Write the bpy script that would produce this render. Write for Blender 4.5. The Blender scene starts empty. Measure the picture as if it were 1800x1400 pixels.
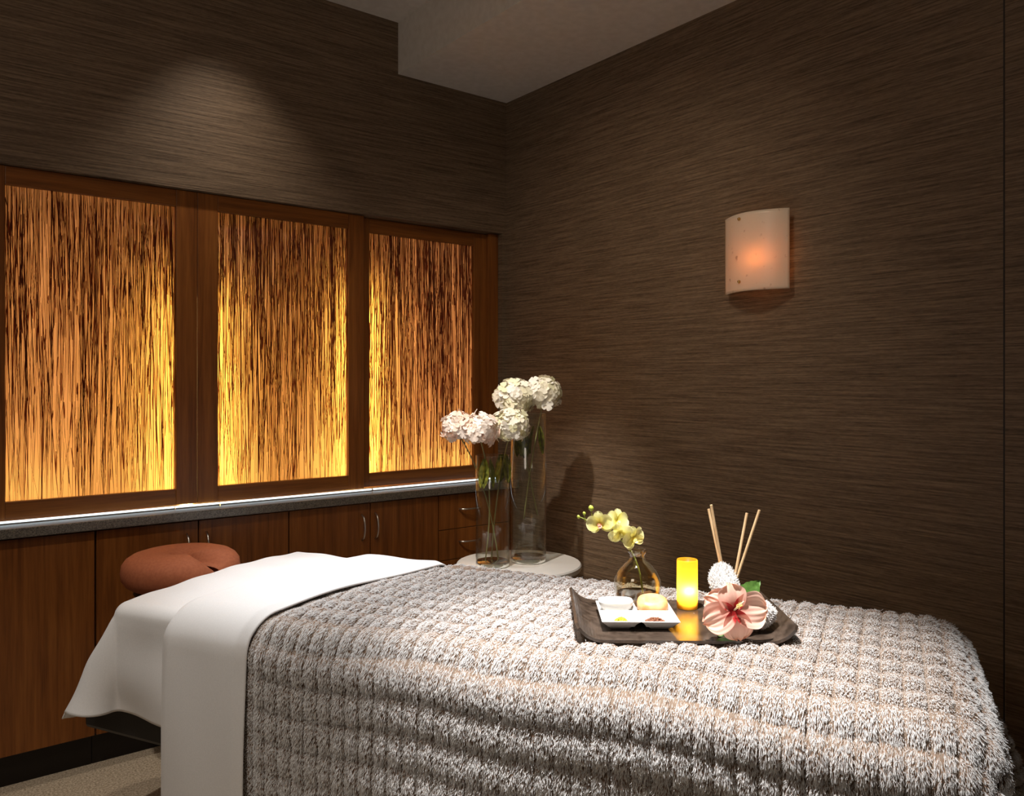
import bpy, bmesh, math, random
import numpy as np
from mathutils import Vector, Matrix
random.seed(7); rng = np.random.default_rng(11)
S = bpy.context.scene
COL = S.collection
PI = math.pi

# ------------------------------------------------------------------ camera
F, CX, HY, CZ = 1421.0, 900.0, 673.0, 1.4          # focal length / horizon in photo pixels, eye height
CC, SS = .7883, .6153                              # camera yaw (room axes: X along the left wall, Y into the room)
cam = bpy.data.cameras.new('camera'); camo = bpy.data.objects.new('camera', cam); COL.objects.link(camo)
camo.location = (0, 0, CZ); camo.rotation_euler = (PI/2, 0, -math.atan2(SS, CC))
cam.sensor_width = 36; cam.lens = F/1800*36; cam.shift_y = -27/1800; cam.clip_start = .05
S.camera = camo

def W(r, f, z=0.0):                                # metres right / ahead of the camera -> room
    return Vector((r*CC+f*SS, -r*SS+f*CC, z))
def onY(px, py, Y):
    a = px-CX; X = a*CC+F*SS; y = -a*SS+F*CC; t = Y/y
    return Vector((X*t, Y, CZ+(HY-py)*t))
def onX(px, py, X0):
    a = px-CX; X = a*CC+F*SS; y = -a*SS+F*CC; t = X0/X
    return Vector((X0, y*t, CZ+(HY-py)*t))
def at(px, py, f):                                 # a pixel at a known distance ahead
    return W((px-CX)/F*f, f, CZ+(HY-py)/F*f)

# ------------------------------------------------------------------ world, lights, exposure
S.view_settings.view_transform = 'Standard'; S.view_settings.look = 'None'
S.view_settings.exposure = 0.15; S.view_settings.gamma = 1.0
S.view_settings.use_curve_mapping = False
w = bpy.data.worlds.new('world'); S.world = w; w.use_nodes = True
w.node_tree.nodes['Background'].inputs[0].default_value = (.9, .8, .7, 1)
w.node_tree.nodes['Background'].inputs[1].default_value = .04

def spot(name, loc, target, watt, ang, blend, col=(1, .93, .84), rad=.03):
    l = bpy.data.lights.new(name, 'SPOT'); o = bpy.data.objects.new(name, l); COL.objects.link(o)
    l.energy = watt; l.spot_size = math.radians(ang); l.spot_blend = blend; l.color = col; l.shadow_soft_size = rad
    o.location = loc; o.rotation_euler = (Vector(target)-Vector(loc)).to_track_quat('-Z', 'Y').to_euler()
    return o
def area(name, loc, target, watt, sx, sy, col=(1, .9, .78), spread=180):
    l = bpy.data.lights.new(name, 'AREA'); o = bpy.data.objects.new(name, l); COL.objects.link(o)
    l.shape = 'RECTANGLE'; l.size = sx; l.size_y = sy; l.energy = watt; l.color = col; l.spread = math.radians(spread)
    o.location = loc; o.rotation_euler = (Vector(target)-Vector(loc)).to_track_quat('-Z', 'Y').to_euler()
    return o
YA, XB, ZC, ZS = 3.30, 2.538, 3.08, 2.84           # left wall plane, right wall plane, ceiling, soffit underside
spot('downlight_tray', W(.10, 1.62, 3.04), W(.34, 1.76, .8), 680, 41, 1.0, (1, .97, .94))
spot('downlight_head', W(-.70, 2.75, 3.04), W(-.30, 2.55, .78), 230, 46, 1.0, (.93, .96, 1))
spot('downlight_wall', (1.06, 2.98, 3.06), (1.14, 3.06, 0), 36, 82, 1.0, (1, .9, .78))
spot('downlight_side_table', W(-.55, 2.1, 3.04), W(.05, 3.36, 1.0), 230, 25, 1.0)
spot('carpet_fill', W(-1.0, 1.3, 3.04), W(-1.05, 2.2, .3), 95, 60, 1.0)  # added fill that brightens the carpet and head end, not a ceiling fixture
spot('downlight_corner', W(-.15, 1.75, 3.04), onX(1060, 760, XB), 78, 78, 1.0, (1, .86, .68), .22)
area('room_fill', W(-1.4, -.2, 2.5), W(.10, 3.6, 1.5), 9, .8, .6, (1, .86, .70))  # general fill added behind the camera, stands for no lamp in the room
for bx, bz, e, hz in ((1.0, 1.34, 6.2, .85), (1.74, 1.40, 5.4, .85)):
    area('backlight_tube', (bx, 3.48, bz), (bx, 3.0, bz), e, .05, hz, (1, .64, .18))
for bx in (.45, 2.2):
    area('backlight_fill', (bx, 3.60, 1.55), (bx, 3.0, 1.55), 1.6, .45, .9, (1, .52, .30))  # pinkish fill added in the light box to lift the dim outer panels
for bx in (.35, 1.0, 1.7, 2.3):
    area('backlight_base', (bx, 3.50, .96), (bx, 3.36, 1.2), 1.2, .5, .05, (1, .62, .25))

# ------------------------------------------------------------------ mesh helpers
def setp(o, label=None, cat=None, group=None, kind=None):
    if label: o['label'] = label
    if cat: o['category'] = cat
    if group: o['group'] = group
    if kind: o['kind'] = kind
    return o
def empty(name, loc, label, cat, group=None):
    o = bpy.data.objects.new(name, None); COL.objects.link(o); o.location = loc; o.empty_display_size = .05
    return setp(o, label, cat, group)
def base_of(p):
    v = Vector((0, 0, 0))
    while p: v = v + Vector(p.location); p = p.parent
    return v
def link(name, me, mat, parent=None, smooth=False):
    o = bpy.data.objects.new(name, me); COL.objects.link(o)
    if mat and not me.materials: me.materials.append(mat)
    if parent: o.parent = parent
    if smooth: me.shade_smooth()
    return o
class MB:
    """collects world-space verts and faces; build() links ONE mesh with its origin at the mesh's base"""
    def __init__(s): s.v = []; s.f = []; s.uv = None
    def add(s, vs, fs):
        n = len(s.v); s.v += [tuple(p) for p in vs]; s.f += [tuple(i+n for i in f) for f in fs]; return s
    def box(s, a, b, M=None):
        x0, y0, z0 = a; x1, y1, z1 = b
        vs = [Vector(p) for p in ((x0,y0,z0),(x1,y0,z0),(x1,y1,z0),(x0,y1,z0),(x0,y0,z1),(x1,y0,z1),(x1,y1,z1),(x0,y1,z1))]
        if M: vs = [M @ p for p in vs]
        return s.add(vs, ((0,3,2,1),(4,5,6,7),(0,1,5,4),(1,2,6,5),(2,3,7,6),(3,0,4,7)))
    def tube(s, path, rad, seg=8, cap=True):
        path = [Vector(p) for p in path]; n = len(path)
        if not hasattr(rad, '__len__'): rad = [rad]*n
        vs = []; up = None
        for i in range(n):
            t = (path[min(i+1, n-1)]-path[max(i-1, 0)]).normalized()
            if up is None:
                up = Vector((0,0,1)) if abs(t.z) < .9 else Vector((1,0,0))
            x = t.cross(up).normalized(); y = x.cross(t).normalized(); up = y
            for k in range(seg):
                q = 2*PI*k/seg; vs.append(path[i]+(x*math.cos(q)+y*math.sin(q))*rad[i])
        fs = [(i*seg+k, i*seg+(k+1) % seg, (i+1)*seg+(k+1) % seg, (i+1)*seg+k) for i in range(n-1) for k in range(seg)]
        if cap: fs += [tuple(range(seg))[::-1], tuple((n-1)*seg+k for k in range(seg))]
        return s.add(vs, fs)
    def lathe(s, prof, c, seg=32, M=None):
        vs = []; fs = []; idx = []
        for r, z in prof:
            if r < 1e-6: idx.append([len(vs)]); vs.append(Vector((0,0,z)))
            else:
                idx.append(list(range(len(vs), len(vs)+seg)))
                vs += [Vector((r*math.cos(2*PI*k/seg), r*math.sin(2*PI*k/seg), z)) for k in range(seg)]
        for A, B in zip(idx[:-1], idx[1:]):
            for k in range(seg):
                k2 = (k+1) % seg
                if len(A) == 1 and len(B) == 1: continue
                if len(A) == 1: fs.append((A[0], B[k], B[k2]))
                elif len(B) == 1: fs.append((A[k], B[0], A[k2]))
                else: fs.append((A[k], B[k], B[k2], A[k2]))
        c = Vector(c)
        return s.add([(M @ p if M else p)+c for p in vs], fs)
    def grid(s, P):                                # P: (n, m, 3) array
        n, m = P.shape[:2]
        fs = [(i*m+j, (i+1)*m+j, (i+1)*m+j+1, i*m+j+1) for i in range(n-1) for j in range(m-1)]
        return s.add(P.reshape(-1, 3).tolist(), fs)
    def build(s, name, mat, parent=None, smooth=False, bevel=0, origin=None, tattr=None):
        V = np.array(s.v, dtype=float)
        pb = base_of(parent)
        if origin is None:
            lo = V.min(0); hi = V.max(0); origin = Vector(((lo[0]+hi[0])/2, (lo[1]+hi[1])/2, lo[2]))
        origin = Vector(origin)
        me = bpy.data.meshes.new(name); me.from_pydata((V-np.array(origin)).tolist(), [], s.f); me.update()
        if tattr is not None:
            a = me.attributes.new('t', 'FLOAT', 'POINT'); a.data.foreach_set('value', np.asarray(tattr, dtype=np.float32))
        o = link(name, me, mat, parent, smooth); o.location = origin-pb
        if bevel:
            m = o.modifiers.new('bevel', 'BEVEL'); m.width = bevel; m.segments = 2; m.limit_method = 'ANGLE'
        return o
def B(a, b, M=None): return MB().box(a, b, M)

# ------------------------------------------------------------------ material helpers
def new_mat(name):
    m = bpy.data.materials.new(name); m.use_nodes = True
    return m, m.node_tree.nodes, m.node_tree.links, m.node_tree.nodes['Principled BSDF']
def plain(name, col, rough=.5, metal=0, spec=.5, **kw):
    m, N, L, p = new_mat(name)
    p.inputs['Base Color'].default_value = (*col, 1); p.inputs['Roughness'].default_value = rough
    p.inputs['Metallic'].default_value = metal; p.inputs['Specular IOR Level'].default_value = spec
    for k, v in kw.items(): p.inputs[k.replace('_', ' ')].default_value = v
    return m
def noise_mat(name, c0, c1, scale, vec=(1,1,1), rough=.5, bump=0, detail=4, lo=.35, hi=.65, spec=.4, bdist=.002, rot=(0,0,0), sheen=0):
    m, N, L, p = new_mat(name)
    tc = N.new('ShaderNodeTexCoord'); mp = N.new('ShaderNodeMapping'); mp.inputs['Scale'].default_value = vec
    mp.inputs['Rotation'].default_value = rot
    g = N.new('ShaderNodeNewGeometry')
    L.new(g.outputs['Position'], mp.inputs['Vector'])
    n = N.new('ShaderNodeTexNoise'); n.inputs['Scale'].default_value = scale; n.inputs['Detail'].default_value = detail
    L.new(mp.outputs[0], n.inputs['Vector'])
    r = N.new('ShaderNodeValToRGB'); r.color_ramp.elements[0].position = lo; r.color_ramp.elements[1].position = hi
    r.color_ramp.elements[0].color = (*c0, 1); r.color_ramp.elements[1].color = (*c1, 1)
    L.new(n.outputs['Fac'], r.inputs[0]); L.new(r.outputs[0], p.inputs['Base Color'])
    p.inputs['Roughness'].default_value = rough; p.inputs['Specular IOR Level'].default_value = spec
    if sheen: p.inputs['Sheen Weight'].default_value = sheen
    if bump:
        b = N.new('ShaderNodeBump'); b.inputs['Strength'].default_value = bump; b.inputs['Distance'].default_value = bdist
        L.new(n.outputs['Fac'], b.inputs['Height']); L.new(b.outputs[0], p.inputs['Normal'])
    return m
def ramp_attr(name, stops, rough=.5, trans=0.0, veins=0):
    """petal colours run along the vertex attribute t (0 = centre of the flower, 1 = rim)"""
    m, N, L, p = new_mat(name)
    a = N.new('ShaderNodeAttribute'); a.attribute_name = 't'
    r = N.new('ShaderNodeValToRGB'); els = r.color_ramp.elements
    els[0].position, els[0].color = stops[0][0], (*stops[0][1], 1); els[1].position, els[1].color = stops[-1][0], (*stops[-1][1], 1)
    for q, c in stops[1:-1]:
        e = els.new(q); e.color = (*c, 1)
    L.new(a.outputs['Fac'], r.inputs[0]); L.new(r.outputs[0], p.inputs['Base Color'])
    p.inputs['Roughness'].default_value = rough; p.inputs['Specular IOR Level'].default_value = .25
    if trans:
        t = N.new('ShaderNodeBsdfTranslucent'); L.new(r.outputs[0], t.inputs['Color'])
        x = N.new('ShaderNodeMixShader'); x.inputs[0].default_value = trans
        L.new(p.outputs[0], x.inputs[1]); L.new(t.outputs[0], x.inputs[2])
        L.new(x.outputs[0], N['Material Output'].inputs['Surface'])
    return m
def glass_mat(name, tint=(.97, .985, .97), edge=3.0):
    m, N, L, p = new_mat(name)
    tr = N.new('ShaderNodeBsdfTransparent'); tr.inputs[0].default_value = (*tint, 1)
    gl = N.new('ShaderNodeBsdfGlossy'); gl.inputs['Roughness'].default_value = .02
    lw = N.new('ShaderNodeLayerWeight'); lw.inputs[0].default_value = .5
    pw = N.new('ShaderNodeMath'); pw.operation = 'POWER'; pw.inputs[1].default_value = edge; L.new(lw.outputs['Facing'], pw.inputs[0])
    fr = N.new('ShaderNodeMath'); fr.operation = 'MULTIPLY_ADD'; fr.inputs[1].default_value = .75; fr.inputs[2].default_value = .06
    L.new(pw.outputs[0], fr.inputs[0])
    x = N.new('ShaderNodeMixShader'); L.new(fr.outputs[0], x.inputs[0]); L.new(tr.outputs[0], x.inputs[1]); L.new(gl.outputs[0], x.inputs[2])
    L.new(x.outputs[0], N['Material Output'].inputs['Surface'])
    return m
def translucent_mat(name, front, through, mix, gloss=.06, noise=None):
    m, N, L, p = new_mat(name)
    p.inputs['Base Color'].default_value = (*front, 1); p.inputs['Roughness'].default_value = .35; p.inputs['Specular IOR Level'].default_value = .3
    t = N.new('ShaderNodeBsdfTranslucent'); t.inputs[0].default_value = (*through, 1)
    x = N.new('ShaderNodeMixShader'); x.inputs[0].default_value = mix
    L.new(p.outputs[0], x.inputs[1]); L.new(t.outputs[0], x.inputs[2]); L.new(x.outputs[0], N['Material Output'].inputs['Surface'])
    return m
def emit_mat(name, col, st):
    m, N, L, p = new_mat(name)
    p.inputs['Base Color'].default_value = (*col, 1)
    p.inputs['Emission Color'].default_value = (*col, 1); p.inputs['Emission Strength'].default_value = st
    return m

def wallpaper_mat():
    m, N, L, p = new_mat('grasscloth_wallpaper')
    g = N.new('ShaderNodeNewGeometry')
    def noise(vec, sc, det=3, rough=.6):
        mp = N.new('ShaderNodeMapping'); mp.inputs['Scale'].default_value = vec; L.new(g.outputs['Position'], mp.inputs[0])
        n = N.new('ShaderNodeTexNoise'); n.inputs['Scale'].default_value = sc; n.inputs['Detail'].default_value = det
        n.inputs['Roughness'].default_value = rough
        L.new(mp.outputs[0], n.inputs['Vector']); return n
    a = noise((4, 4, 175), 1.0, 3, .55); b = noise((40, 40, 380), 1.0, 2); c = noise((1, 1, 1), 1.3, 2)
    mx = N.new('ShaderNodeMath'); mx.operation = 'MULTIPLY_ADD'; mx.inputs[1].default_value = .35
    L.new(b.outputs['Fac'], mx.inputs[0])
    m2 = N.new('ShaderNodeMath'); m2.operation = 'MULTIPLY'; m2.inputs[1].default_value = .65
    L.new(a.outputs['Fac'], m2.inputs[0]); L.new(m2.outputs[0], mx.inputs[2])
    r = N.new('ShaderNodeValToRGB'); e = r.color_ramp.elements
    e[0].position, e[0].color = .34, (.065, .040, .023, 1); e[1].position, e[1].color = .66, (.225, .152, .095, 1)
    L.new(mx.outputs[0], r.inputs[0]); L.new(r.outputs[0], p.inputs['Base Color'])
    p.inputs['Roughness'].default_value = .55; p.inputs['Specular IOR Level'].default_value = .3
    bp = N.new('ShaderNodeBump'); bp.inputs['Strength'].default_value = .5; bp.inputs['Distance'].default_value = .003
    L.new(mx.outputs[0], bp.inputs['Height']); L.new(bp.outputs[0], p.inputs['Normal'])
    return m
def wood_mat(name, c0, c1, c2, horiz=None, rough=.38):
    m, N, L, p = new_mat(name)
    g = N.new('ShaderNodeNewGeometry'); mp = N.new('ShaderNodeMapping')
    mp.inputs['Scale'].default_value = (26, 26, 1.1) if not horiz else ((1.1, 26, 26) if horiz == 'x' else (26, 1.1, 26))
    L.new(g.outputs['Position'], mp.inputs[0])
    n = N.new('ShaderNodeTexNoise'); n.inputs['Scale'].default_value = 1.6; n.inputs['Detail'].default_value = 6; n.inputs['Distortion'].default_value = .6
    L.new(mp.outputs[0], n.inputs['Vector'])
    n2 = N.new('ShaderNodeTexNoise'); n2.inputs['Scale'].default_value = 9; n2.inputs['Detail'].default_value = 3
    L.new(mp.outputs[0], n2.inputs['Vector'])
    mx = N.new('ShaderNodeMath'); mx.operation = 'MULTIPLY_ADD'; mx.inputs[1].default_value = .3
    L.new(n2.outputs['Fac'], mx.inputs[0])
    m2 = N.new('ShaderNodeMath'); m2.operation = 'MULTIPLY'; m2.inputs[1].default_value = .7
    L.new(n.outputs['Fac'], m2.inputs[0]); L.new(m2.outputs[0], mx.inputs[2])
    r = N.new('ShaderNodeValToRGB'); e = r.color_ramp.elements
    e[0].position, e[0].color = .3, (*c0, 1); e[1].position, e[1].color = .7, (*c2, 1)
    k = e.new(.5); k.color = (*c1, 1)
    L.new(mx.outputs[0], r.inputs[0]); L.new(r.outputs[0], p.inputs['Base Color'])
    p.inputs['Roughness'].default_value = rough; p.inputs['Specular IOR Level'].default_value = .35
    bp = N.new('ShaderNodeBump'); bp.inputs['Strength'].default_value = .12; bp.inputs['Distance'].default_value = .001
    L.new(mx.outputs[0], bp.inputs['Height']); L.new(bp.outputs[0], p.inputs['Normal'])
    return m

M = {}
M['paper'] = wallpaper_mat()
M['plaster'] = noise_mat('painted_plaster', (.60, .55, .49), (.66, .61, .55), 30, rough=.8, bump=.05)
M['carpet'] = noise_mat('beige_carpet', (.30, .23, .155), (.66, .54, .40), 150, rough=.95, bump=.7, detail=6, bdist=.004, spec=.1)
WC = ((.105, .030, .006), (.20, .064, .012), (.28, .10, .020))
M['wood'] = wood_mat('cherry_wood', *WC)
M['wood_h'] = wood_mat('cherry_wood_rail', *WC, horiz='x')
M['kick'] = plain('dark_toe_kick', (.012, .007, .005), .6)
M['granite'] = noise_mat('taupe_speckled_stone', (.05, .042, .034), (.19, .165, .135), 260, rough=.28, detail=5, spec=.5)
M['steel'] = plain('brushed_steel', (.72, .68, .63), .28, 1)
M['sheet'] = noise_mat('white_cotton', (.72, .71, .71), (.76, .75, .75), 300, rough=.85, bump=.08, bdist=.0006, spec=.2, sheen=.15)
M['vinyl'] = plain('black_vinyl', (.008, .007, .007), .45)
M['suede'] = noise_mat('rust_brown_cover', (.30, .090, .040), (.35, .11, .05), 120, rough=.8, bump=.03, spec=.2)
M['resin'] = translucent_mat('amber_resin_sheet', (.92, .48, .34), (1, .72, .30), .50)
M['reed_dark'] = translucent_mat('dark_embedded_reed', (.20, .060, .030), (.34, .085, .022), .5)
M['led'] = emit_mat('white_light_strip', (.74, .90, 1.0), 1.7)
M['glass'] = glass_mat('clear_glass')
M['glass_base'] = plain('solid_glass_base', (.93, .96, .90), .02, Transmission_Weight=1.0, IOR=1.45)
M['vase_glass'] = glass_mat('blown_glass', (.93, .90, .80), edge=2.0)
M['water'] = plain('amber_water', (.62, .30, .04), .02, Transmission_Weight=1.0, IOR=1.1)
M['white_lam'] = plain('pale_grey_laminate', (.62, .59, .55), .3)
M['fur_base'] = plain('fur_backing', (.22, .165, .125), .9, spec=.1)
M['porcelain'] = plain('white_porcelain', (.72, .70, .67), .12, Coat_Weight=.4)
M['stem'] = plain('green_stem', (.24, .22, .09), .5)
M['leaf'] = noise_mat('green_leaf', (.035, .085, .014), (.075, .15, .03), 90, rough=.4, bump=.15)
M['leaf_dark'] = noise_mat('dark_green_leaf', (.06, .07, .01), (.24, .24, .03), 60, rough=.4)
M['brass'] = plain('brass', (.75, .47, .16), .25, 1)
M['reedstick'] = noise_mat('pale_rattan', (.60, .40, .21), (.75, .54, .31), 90, (1,1,.1), rough=.7)
M['towel'] = noise_mat('white_terry', (.68, .66, .64), (.76, .74, .72), 420, rough=.95, bump=.8, bdist=.004, spec=.1, sheen=.3)

# ------------------------------------------------------------------ the room
def struct(name, mb, mat, parent=None, **k):
    o = mb.build(name, mat, parent, **k)
    if not parent: o['kind'] = 'structure'
    return o
XL, YR = -1.9, -2.2
OX0, OX1, OZ0, OZ1 = -.36, 2.5135, .90, 2.165        # opening for the sliding panels
struct('floor', B((XL, YR, -.1), (XB+.12, YA+.5, 0)), M['carpet'])
wl = MB().box((XL, YA, OZ1), (XB, YA+.12, ZC)).box((XL, YA, 0), (OX0, YA+.12, OZ1)).box((OX1, YA, .907), (XB, YA+.06, OZ1))
struct('wall_left', wl, M['paper'])
struct('wall_right', B((XB, YR, 0), (XB+.12, YA+.5, ZC)), M['paper'])
struct('wall_rear', B((XL, YR-.12, 0), (XB+.12, YR, ZC)), M['paper'])
struct('wall_side', B((XL-.12, YR-.12, 0), (XL, YA+.5, ZC)), M['paper'])
struct('ceiling', B((XL-.12, YR-.12, ZC), (XB+.12, YA+.5, ZC+.1)), M['plaster'])
struct('ceiling_soffit', B((1.902, YR, ZS), (XB, YA, ZC)), M['plaster'])
yj = onX(1765, 600, XB).y
struct('trim_1', B((XB-.024, yj-.9, 0), (XB, yj-.010, ZS)), M['paper'], bevel=.004)
struct('trim_3', B((XB-.006, yj-.010, 0), (XB, yj, ZS)), M['kick'])
# light box behind the sliding panels
lb = MB().box((OX0, 3.62, .86), (XB, 3.64, 2.25)).box((OX0, 3.42, 2.17), (XB, 3.62, 2.19)).box((OX0-.02, 3.42, .86), (OX0, 3.62, 2.2)).box((2.515, 3.42, .86), (XB-.002, 3.62, 2.2)).box((OX0, 3.42, .85), (XB, 3.62, .90))
struct('window_1', lb, plain('light_box_lining', (.40, .33, .27), .8))
# jamb of the opening on the right
struct('trim_2', B((2.452, 3.335, .908), (2.5125, 3.40, 2.164)), M['wood'], bevel=.002)

# ------------------------------------------------------------------ sliding panels with embedded reeds
def reeds_mesh(x0, x1, z0, z1, y, seed):
    r = random.Random(seed); mb = MB()
    def strand(xc, za, zb, wd, lean, wob, yy):
        n = max(3, int((zb-za)/.07)+2); ph = r.uniform(0, 6.28); fr = r.uniform(5, 12)
        pts = []
        for i in range(n):
            z = za+(zb-za)*i/(n-1)
            x = xc+lean*(z-(za+zb)/2)+wob*math.sin(fr*z+ph)
            pts.append((x, z))
        vs = []; fs = []
        for i, (x, z) in enumerate(pts):
            k = wd*(.75+.5*r.random())*(.5 if i in (0, n-1) else 1)
            x = min(max(x, x0+.002), x1-.002)
            vs += [(max(x-k, x0), yy, z), (x, yy-.0022, z), (min(x+k, x1), yy, z)]
        for i in range(n-1):
            a = i*3; fs += [(a, a+1, a+4, a+3), (a+1, a+2, a+5, a+4)]
        mb.add(vs, fs)
    H = z1-z0; wd = x1-x0
    for i in range(int(wd*880)):                      # long thin reeds
        ln = r.uniform(.25, .95)*H; zc = z0-.1*H+1.3*H*r.random()**.65
        za, zb = max(z0, zc-ln/2), min(z1, zc+ln/2)
        if zb-za < .06: continue
        strand(r.uniform(x0, x1), za, zb, r.choice((.0005, .0007, .0009, .0012)), r.gauss(0, .022), r.uniform(0, .0035), y-r.uniform(.001, .006))
    for i in range(int(wd*430)):                      # short thick husks, thicker towards the top
        ln = r.uniform(.025, .11); zc = z0+H*(r.random()**.6)
        za, zb = max(z0, zc-ln/2), min(z1, zc+ln/2)
        if zb-za < .02: continue
        strand(r.uniform(x0, x1), za, zb, r.uniform(.0011, .0025), r.gauss(0, .05), .001, y-r.uniform(.001, .006))
    for i in range(int(wd*560)):                      # fine crossing twigs
        ln = r.uniform(.08, .35)
        zc = r.uniform(z0, z1); za, zb = max(z0, zc-ln/2), min(z1, zc+ln/2)
        if zb-za < .02: continue
        strand(r.uniform(x0, x1), za, zb, .0005, r.gauss(0, .08), .002, y-r.uniform(.001, .006))
    return mb
PZ0, PZ1 = .918, 2.162
def sliding_panel(x0, x1, yf, sl, sr, label, seed):
    t = empty('sliding_panel', ((x0+x1)/2, yf+.014, PZ0), label, 'panel', 'backlit sliding panels above the counter')
    y0, y1 = yf, yf+.028
    rt, rb = .066, .062
    B((x0, y0, PZ0), (x0+sl, y1, PZ1)).build('stile', M['wood'], t, bevel=.002)
    B((x1-sr, y0, PZ0), (x1, y1, PZ1)).build('stile', M['wood'], t, bevel=.002)
    B((x0+sl, y0+.001, PZ1-rt), (x1-sr, y1-.001, PZ1)).build('top_rail', M['wood_h'], t, bevel=.002)
    B((x0+sl, y0+.001, PZ0), (x1-sr, y1-.001, PZ0+rb)).build('bottom_rail', M['wood_h'], t, bevel=.002)
    a, b, c, d = x0+sl, x1-sr, PZ0+rb, PZ1-rt
    ys = yf+.019
    sh = MB().add([(a, ys, c), (b, ys, c), (b, ys, d), (a, ys, d)], [(0, 1, 2, 3)]).build('translucent_sheet', M['resin'], t)
    sh['label'] = 'glowing amber resin sheet'
    rd = reeds_mesh(a, b, c, d, ys-.001, seed).build('embedded_reeds', M['reed_dark'], t)
    rd['kind'] = 'stuff'; rd['label'] = 'dark brown dried reeds'
xs = lambda px, y=3.325: onY(px, 600, y).x
sliding_panel(xs(9)-.075, xs(347)-.0006, 3.325, .075, xs(347)-xs(310), 'large backlit reed panel in cherry frame at the left edge of the picture', 3)
sliding_panel(xs(347)+.0006, xs(640), 3.325, xs(383)-xs(347), xs(640)-xs(613), 'backlit reed panel in cherry frame, the middle one of three', 5)
sliding_panel(1.71, xs(857, 3.36), 3.36, .075, xs(857, 3.36)-xs(833, 3.36), 'backlit reed panel in cherry frame behind the white hydrangeas', 8)

# ------------------------------------------------------------------ counter, light strips, cabinets
CT = B((OX0, 3.19, .872), (2.537, 3.415, .906)).build('countertop', M['granite'], bevel=.003)
setp(CT, 'long taupe speckled stone countertop above the cherry cabinets', 'countertop')
seg = [(-.35, 307, 'leftmost'), (308, 386, 'short'), (388, 654, 'middle'), (656, None, 'rightmost')]
def strip(xa, xb, label):
    t = empty('light_strip', ((xa+xb)/2, 3.308, .906), label, 'light', 'light strips along the counter')
    B((xa, 3.300, .906), (xb, 3.318, .9095)).build('channel', M['steel'], t)
    MB().tube([(xa, 3.309, .9125), (xb, 3.309, .9125)], .0036, 8).build('glowing_tube', M['led'], t, True)
xe = [-.35, xs(306, 3.309), xs(308, 3.309), xs(385, 3.309), xs(387, 3.309), xs(653, 3.309), xs(656, 3.309), 2.505]
strip(xe[0], xe[1], 'white light strip under the leftmost reed panel')
strip(xe[2], xe[3], 'short white light strip under the joint between the first two reed panels')
strip(xe[4], xe[5], 'long white light strip under the middle reed panel')
strip(xe[6], xe[7], 'white light strip on the counter behind the glass vases')

YCB = 3.22; ZD0, ZD1 = .127, .866
def pull(x, zc, vertical, parent):
    pts = []
    for i in range(13):
        q = -1+2*i/12; d = .030*(1-q*q)**.5 if abs(q) < 1 else 0
        pts.append((x, YCB-.002-d, zc+q*.056) if vertical else (x+q*.062, YCB-.002-d, zc))
    MB().tube(pts, .0042, 8).build('handle', M['steel'], parent, True)
def cabinet(x0, x1, fronts, label):
    t = empty('base_cabinet', ((x0+x1)/2, 3.31, 0), label, 'cabinet', 'cherry base cabinets under the counter')
    B((x0+.001, YCB+.022, ZD0), (x1-.001, 3.40, .871)).build('body', M['wood'], t)
    B((x0, 3.29, 0), (x1, 3.31, ZD0)).build('toe_kick', M['kick'], t)
    for kind, a, b, z0, z1, h in fronts:
        d = B((a+.0022, YCB, z0+.0015), (b-.0022, YCB+.019, z1-.0015)).build(kind, M['wood'], t, bevel=.0012)
        if kind == 'door' and h is not None: pull(h, .762, True, d)
        if kind == 'drawer': pull(h, (z0+z1)/2+.01, False, d)
xc = [onY(p, 1000, YCB).x for p in (168, 349, 508, 651, 771)]
cabinet(OX0+.02, xc[0]-.001, [('door', OX0+.02, .13, ZD0, ZD1, .09), ('door', .13, xc[0]-.001, ZD0, ZD1, .172)], 'cherry base cabinet at the left edge, its door seen in full')
cabinet(xc[0]+.001, xc[2]-.0005, [('door', xc[0]+.001, xc[1], ZD0, ZD1, .927), ('door', xc[1], xc[2]-.0005, ZD0, ZD1, 1.000)], 'two-door cherry base cabinet behind the rust brown face cushion')
cabinet(xc[2]+.0005, xc[4]-.0005, [('door', xc[2]+.0005, xc[3], ZD0, ZD1, 1.672), ('door', xc[3], xc[4]-.0005, ZD0, ZD1, 1.738)], 'two-door cherry base cabinet behind the white folded sheet')
zz = [ZD1, .700, .555, .345, ZD0]
cabinet(xc[4]+.0005, 2.536, [('drawer', xc[4]+.0005, 2.500, zz[i+1], zz[i], 2.25) for i in range(4)], 'cherry drawer cabinet behind the tall glass vases')

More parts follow.
